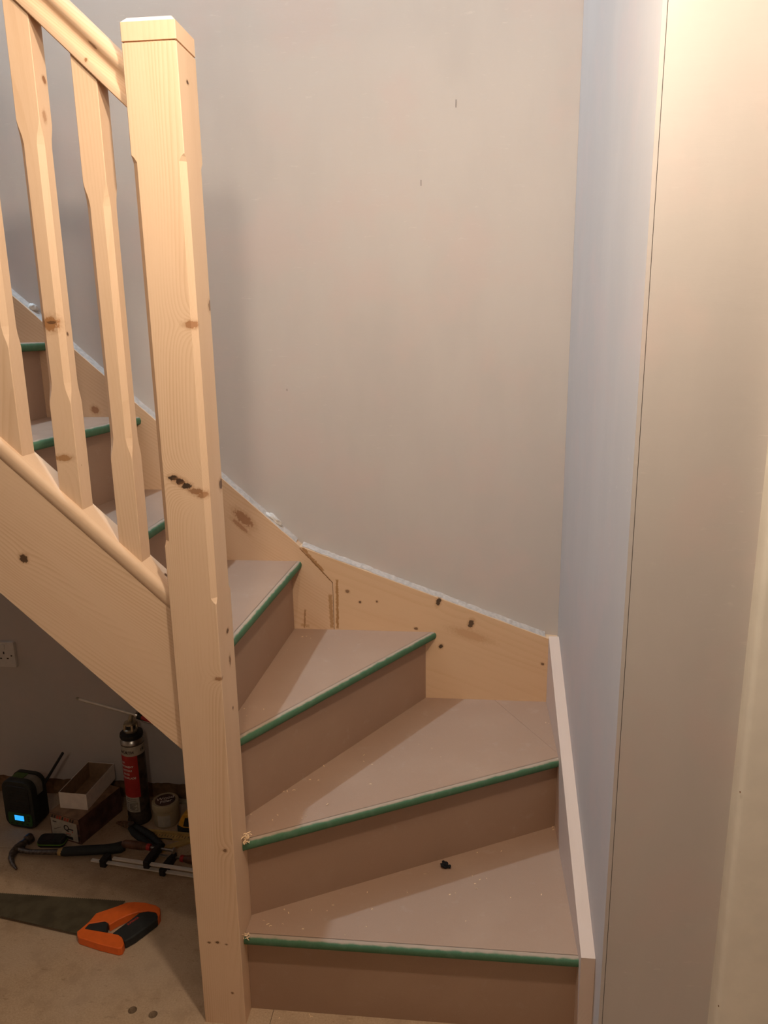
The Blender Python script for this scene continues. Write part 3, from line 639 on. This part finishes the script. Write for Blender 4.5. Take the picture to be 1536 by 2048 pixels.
p = A+ed*.045+nr_*.016; qd = [p, p+ed*.05, p+ed*.05+nr_*.004, p+nr_*.004]; MB().prism([to(w_, .0058) for w_ in qd], [to(w_, .0063) for w_ in qd]).build('scribe_slot', M['ink'], sq)

# ------------------------------------------------------------------ pliers
p0, p1, p2 = fp(236, 1654), fp(264, 1664), fp(320, 1702)
pr_ = thing('pliers', 'pliers with rusty jaws and black grips resting by the foam can', 'pliers', (p1.x, p1.y, 0))
d_ = (p2-p1).normalized(); s_ = Vector((-d_.y, d_.x, 0))
for sgn in (-1, 1):
    MB().tube([Vector((0, 0, .020))+s_*sgn*.004, d_*-.02+s_*sgn*.006+Vector((0, 0, .018)), p0-p1+s_*sgn*.002+Vector((0, 0, .016))], [.009, .008, .004], 8, .8).build('jaw', M['rust'], pr_)
    MB().tube([s_*sgn*.005+Vector((0, 0, .018)), d_*.03+s_*sgn*.012+Vector((0, 0, .017)), d_*.08+s_*sgn*.013+Vector((0, 0, .016)), d_*.142+s_*sgn*.009+Vector((0, 0, .012))], [.008, .0095, .0105, .008], 10, .9).build('grip', M['rubber'], pr_, smooth=True)
MB().lathe([(.0001, .012), (.009, .012), (.009, .031), (.0001, .031)], n=16).build('pivot', M['dsteel'], pr_)

# ------------------------------------------------------------------ clamps
def clamp(name, label, b0, b1, jx, hand, jl, zc, z0=0.):
    """bar from b0 to b1 (plan); fixed jaw at jx[0], sliding jaw at jx[1] along it; hand: +1 the handle points to b1, -1 to b0"""
    t = thing(name, label, 'clamp', (b0.x, b0.y, z0)); u_ = (b1-b0); L = u_.length; u_.normalize(); n_ = Vector((-u_.y, u_.x, 0))
    if n_.y < 0: n_ = -n_
    def quad(a, b, c, d, z0, z1): 
        pts_ = [u_*a+n_*c, u_*b+n_*c, u_*b+n_*d, u_*a+n_*d]
        return MB().prism([(p.x, p.y, z0) for p in pts_], [(p.x, p.y, z1) for p in pts_])
    quad(0, L, -.005, .005, zc-.002, zc+.002).build('bar', M['barrel'], t)
    for k_, a in enumerate(jx):
        prf = [(a-.008, -.011), (a+.009, -.011), (a+.010, .02), (a+.008, jl[k_]-.002), (a-.004, jl[k_]), (a-.009, jl[k_]*.6), (a-.010, .015)]
        pts_ = [u_*p+n_*q_ for p, q_ in prf]
        MB().prism([(p.x, p.y, 0.0002) for p in pts_], [(p.x, p.y, zc*2+.002) for p in pts_]).build('fixed_jaw' if k_ == 0 else 'sliding_jaw', M['black'], t, bevel=.003)
    a = jx[1]; dr = u_*hand; o_ = u_*a+n_*(jl[1]-.012)+Vector((0, 0, zc+.002))
    MB().tube([o_-dr*.045, o_+dr*.03], .0042, 10).build('spindle', M['steel'], t)
    MB().tube([o_-dr*.050, o_-dr*.046], .009, 14).build('pressure_pad', M['steel'], t)
    MB().tube([o_+dr*.024, o_+dr*.034], .0095, 12).build('ferrule', M['red'], t)
    MB().tube([o_+dr*.033, o_+dr*.05, o_+dr*.085, o_+dr*.105, o_+dr*.112], [.0085, .0115, .0120, .0105, .006], 12).build('handle', M['wood_h'], t, smooth=True)
    return t
A0, A1 = fp(184, 1726), fp(420, 1763); A1 = A0+(A1-A0).normalized()*.36
clamp('bar_clamp', 'steel bar clamp with black jaws lying nearest the saw blade', A0, A1, (.040, .222), 1, (.022, .068), .010)
B0_, B1_ = fp(226, 1716, .036), fp(420, 1745, .036); B0_.z = B1_.z = 0
B1_ = B0_+(B1_-B0_).normalized()*.31
# this one points the other way: its sliding jaw and handle face the hammer
clamp('bar_clamp', 'steel bar clamp whose red-collared handle points at the hammer grip', B0_, B1_, (.285, .105), -1, (.072, .072), .011, .0245)

# ------------------------------------------------------------------ hammer
hm = thing('claw_hammer', 'claw hammer with black rubber grip lying in front of the screw carton', 'hammer', (-.815, .50, 0))
hz = .0165; hp = lambda u, v, z=hz: P(u, v, z=z)-Vector((-.815, .50, 0))
cl = [hp(33, 1738, .006), hp(25, 1727, .010), hp(22, 1716), hp(26, 1706), hp(34, 1697), hp(44, 1690)]
MB().tube(cl, [.003, .006, .0085, .011, .0125, .0135], 12, .95).build('claw', M['dsteel'], hm, smooth=True)
MB().tube([hp(42, 1691), hp(50, 1684), hp(52, 1682), hp(54, 1681), hp(62, 1675), hp(63.5, 1674)], [.0125, .0095, .0098, .0145, .0150, .0130], 14).build('poll', M['dsteel'], hm, smooth=True)
MB().tube([hp(36, 1699), hp(60, 1704), hp(122, 1704)], [.009, .0075, .0085], 12, .9).build('shaft', M['dsteel'], hm, smooth=True)
MB().tube([hp(116, 1704.5), hp(121, 1704), hp(126, 1703)], [.0095, .0125, .0128], 12, .9).build('grip_collar', M['yhandle'], hm, smooth=True)
MB().tube([hp(120, 1704), hp(132, 1703), hp(165, 1701), hp(205, 1699), hp(228, 1697), hp(243, 1694), hp(250, 1693)], [.0115, .0145, .0150, .0150, .0160, .0175, .012], 14, .85).build('grip', M['rubber'], hm, smooth=True)

# ------------------------------------------------------------------ laser measure
q = fp(106, 1688); dvz = thing('laser_measure', 'small black measuring device with lime trim between hammer and carton', 'device', (q.x, q.y, 0), math.radians(4))
def rr2(w, d, r, z): return [(a, b, z) for a, b in rrect(w, d, r, 5)]
MB().loft([rr2(.074, .034, .010, 0), rr2(.080, .040, .012, .005), rr2(.080, .040, .012, .017), rr2(.074, .034, .011, .023)]).build('case', M['black'], dvz, smooth=True)
MB().loft([rr2(.0815, .0415, .0125, .010), rr2(.0815, .0415, .0125, .0125)]).build('trim_band', M['lime'], dvz, smooth=True)
MB().box((.010, -.011, .0225), (.028, .012, .0237)).build('keypad', M['radio'], dvz, bevel=.001)
MB().box((-.028, -.012, .0225), (.004, .012, .0234)).build('display', M['ink'], dvz)

# ------------------------------------------------------------------ handsaw
zh_ = .020
zp = lambda a, b: (140+a*200/1536, 1770+b*200/1536)
sb = P(200, 1850, z=0); saw = thing('handsaw', 'handsaw with orange and black handle lying on the bare floor', 'saw', (sb.x, sb.y, 0))
def out_(pts_, z): r = []; [r.append(P(*zp(a, b), z=z)) for a, b in pts_]; return [Vector((p.x-sb.x, p.y-sb.y, 0)) for p in r]
def slab(name, pts_, z0, z1, mat, bev):
    o2 = out_(pts_, z1); return MB().prism([(p.x, p.y, z0) for p in o2], [(p.x, p.y, z1) for p in o2]).build(name, mat, saw, bevel=bev, seg=3)
orange = [(105, 712), (112, 775), (135, 802), (450, 905), (740, 975), (800, 958), (832, 890), (800, 800), (740, 757), (640, 738), (220, 665), (290, 590), (540, 550), (588, 578), (602, 610), (760, 520), (900, 455), (1050, 412), (1200, 395), (1320, 412), (1348, 470), (1345, 525), (1385, 450), (1386, 352), (1320, 308), (1150, 265), (1000, 255), (880, 262), (700, 330), (400, 430), (290, 560), (150, 680)]
slab('handle_frame', orange, .0005, .022, M['orange'], .003)
slab('handle_insert', [(222, 664), (290, 592), (540, 552), (588, 580), (548, 720)], .001, .020, M['rubber'], .002)
gp = slab('grip', [(640, 738), (740, 757), (800, 800), (835, 868), (1000, 775), (1200, 625), (1342, 522), (1346, 465), (1320, 412), (1200, 396), (1060, 420), (900, 545)], .0008, .024, M['rubber'], .004)
vs, fs = text_mesh('SUPERIOR', .0088, 'LEFT', 0, .0001)
t0 = P(*zp(890, 620), z=.0242); t1 = P(*zp(1100, 480), z=.0242); e_ = (t1-t0).normalized(); f_ = Vector((-e_.y, e_.x, 0))
MB().add([t0-sb+e_*v.x*((t1-t0).length/.047)+f_*v.y+Vector((0, 0, 0)) for v in vs], fs).build('lettering', M['redink'], gp, off=Vector((0, 0, -.0001)))
b0_, b1_ = P(250, 1803, z=.011), P(0, 1787, z=.011); b2_, b3_ = P(0, 1832, z=.011), P(158, 1868, z=.011)
edir = (b1_-b0_).normalized(); Lb = .50; sd_ = (b2_-b3_).normalized()
teeth = []; n = 92; tn = Vector((-edir.y, edir.x, 0)); tn = tn if tn.y > 0 else -tn
for i in range(n):
    teeth.append(b0_+edir*(Lb*i/n)); teeth.append(b0_+edir*(Lb*(i+.5)/n)+tn*.0028)
tp = b0_+edir*Lb
low = b3_+sd_*((tp-b3_).dot(sd_))
pts_ = teeth+[tp, low, b3_, P(200, 1850, z=.011)]
MB().prism([(p.x-sb.x, p.y-sb.y, .0103) for p in pts_], [(p.x-sb.x, p.y-sb.y, .0116) for p in pts_]).build('blade', M['blade'], saw)

# ------------------------------------------------------------------ batten on the floor by the wall
q0, q1 = P(212, 1586, z=.004), P(400, 1611, z=.004); bd = (q1-q0).normalized(); bn = Vector((-bd.y, bd.x, 0))
pb = [q0, q1, q1+bn*.020, q0+bn*.020]
bt = MB().prism([(p.x-q0.x, p.y-q0.y, 0) for p in pb], [(p.x-q0.x, p.y-q0.y, .006) for p in pb]).build('timber_batten', M['tub']); bt.location = (q0.x, q0.y, 0)
tag(bt, 'thin pale timber batten lying along the foot of the wall behind the tub', 'batten')

# ------------------------------------------------------------------ bits left on the treads
random.seed(11)
b = bmesh.new(); bmesh.ops.create_icosphere(b, subdivisions=3, radius=.0085)
for v in b.verts:
    k_ = 1+.55*noise.noise(v.co*190)+.4*noise.noise(v.co*420); v.co *= k_; v.co.x *= 1.05; v.co.z *= .7
for c_, r_ in (((.0105, -.0035, -.001), .0042), ((-.004, .007, .002), .0035)):
    g_ = bmesh.ops.create_icosphere(b, subdivisions=2, radius=r_)
    for v in g_['verts']: v.co *= 1+.4*noise.noise(v.co*500); v.co += Vector(c_)
zmin = min(v.co.z for v in b.verts)
for v in b.verts: v.co.z -= zmin
me = bpy.data.meshes.new('fluff'); b.to_mesh(me); b.free(); me.materials.append(M['fluff'])
fo = bpy.data.objects.new('fluff_ball', me); COL.objects.link(fo); q = P(890, 1735, z=H); fo.location = (q.x, q.y, H)
tag(fo, 'black fluff ball on the lowest tread', 'debris')
def curl(mb, c, L, wd_, a, up):
    """a thin curled shaving"""
    n_ = 4; r0, r1 = [], []
    for i in range(n_+1):
        t = i/n_; ang = a+1.6*(t-.5)*up; p = Vector((c[0], c[1], c[2]))+Vector((math.cos(a), math.sin(a), 0))*(L*(t-.5))+Vector((-math.sin(a), math.cos(a), 0))*(L*.3*up*(t-.5)**2*4)
        z = .0006+L*.35*abs(math.sin(t*PI))*abs(up)*.6
        r0.append(p+Vector((0, 0, z))); r1.append(p+Vector((-math.sin(ang)*wd_, math.cos(ang)*wd_, z+.0005)))
    k0 = len(mb.v); mb.v += r0+r1; mb.f += [(k0+i, k0+i+1, k0+n_+2+i, k0+n_+1+i) for i in range(n_)]
def shavings(name, label, pts_, z):
    mb = MB()
    for (u, v, L) in pts_:
        q = P(u, v, z=z); curl(mb, (q.x, q.y, z), L*random.uniform(.8, 1.2), random.uniform(.0009, .0018), random.uniform(0, PI), random.uniform(-1.2, 1.2))
    o = mb.build(name, M['shaving']); o['kind'] = 'stuff'; tag(o, label, 'wood shavings'); return o
z1 = [(528, 1841, .006), (536, 1849, .007), (541, 1853, .005), (569, 1820, .005), (578, 1826, .005), (623, 1821, .004), (666, 1811, .006), (655, 1822, .003), (735, 1785, .003), (733, 1853, .003), (744, 1819, .003), (566, 1848, .004), (606, 1859, .003), (850, 1748, .006), (815, 1785, .003), (953, 1777, .008), (950, 1768, .004), (945, 1752, .003), (955, 1706, .004), (1003, 1703, .004), (1022, 1796, .003), (911, 1786, .004), (1107, 1660, .006), (1105, 1655, .006), (932, 1843, .003), (690, 1870, .003), (900, 1790, .003), (960, 1760, .003), (974, 1758, .003), (1083, 1790, .003)]
z2 = [(568, 1584, .007), (575, 1583, .008), (588, 1581, .007), (648, 1532, .006), (620, 1560, .004), (637, 1561, .004), (729, 1511, .007), (728, 1523, .004), (744, 1530, .006), (741, 1569, .005), (656, 1610, .007), (546, 1640, .006), (556, 1630, .005), (612, 1632, .004), (604, 1637, .004), (838, 1489, .003), (864, 1497, .003), (882, 1514, .003), (502, 1630, .003), (1092, 1446, .004), (1098, 1447, .004), (864, 1497, .003), (954, 1541, .004)]
z3 = [(489, 1418, .004), (494, 1432, .003), (528, 1419, .003), (575, 1300, .003), (605, 1274, .004), (613, 1273, .003), (622, 1277, .003), (570, 1280, .003), (657, 1297, .004)]
shavings('wood_shavings', 'pale wood shavings scattered on the lowest tread', z1, H)
shavings('wood_shavings', 'pale wood shavings scattered on the second tread', z2, 2*H)
shavings('wood_shavings', 'few pale wood crumbs on the third tread', z3, 3*H)
def heap(label, u, v, z, n_, sp_):
    mb = MB(); q = P(u, v, x=.004)
    for i in range(n_):
        curl(mb, (.003+random.random()*.010, q.y+random.uniform(-sp_, sp_)*.7, z+random.random()**2*.016), random.uniform(.006, .013), random.uniform(.0012, .0022), random.uniform(0, PI), random.uniform(-1.3, 1.3))
    o = mb.build('wood_shavings', M['shaving']); o['kind'] = 'stuff'; tag(o, label, 'wood shavings')
heap('curled shavings heaped on the second tread against the newel post', 490, 1680, 2*H, 34, .016)
heap('few curled shavings on the lowest tread nosing against the newel post', 489, 1874, H, 9, .007)
shavings('wood_shavings', 'wood shavings on the floor below the first riser', [(620, 2031, .008), (623, 2034, .007), (665, 2040, .006), (700, 2042, .004), (560, 2036, .004), (533, 2028, .004)], 0.0)
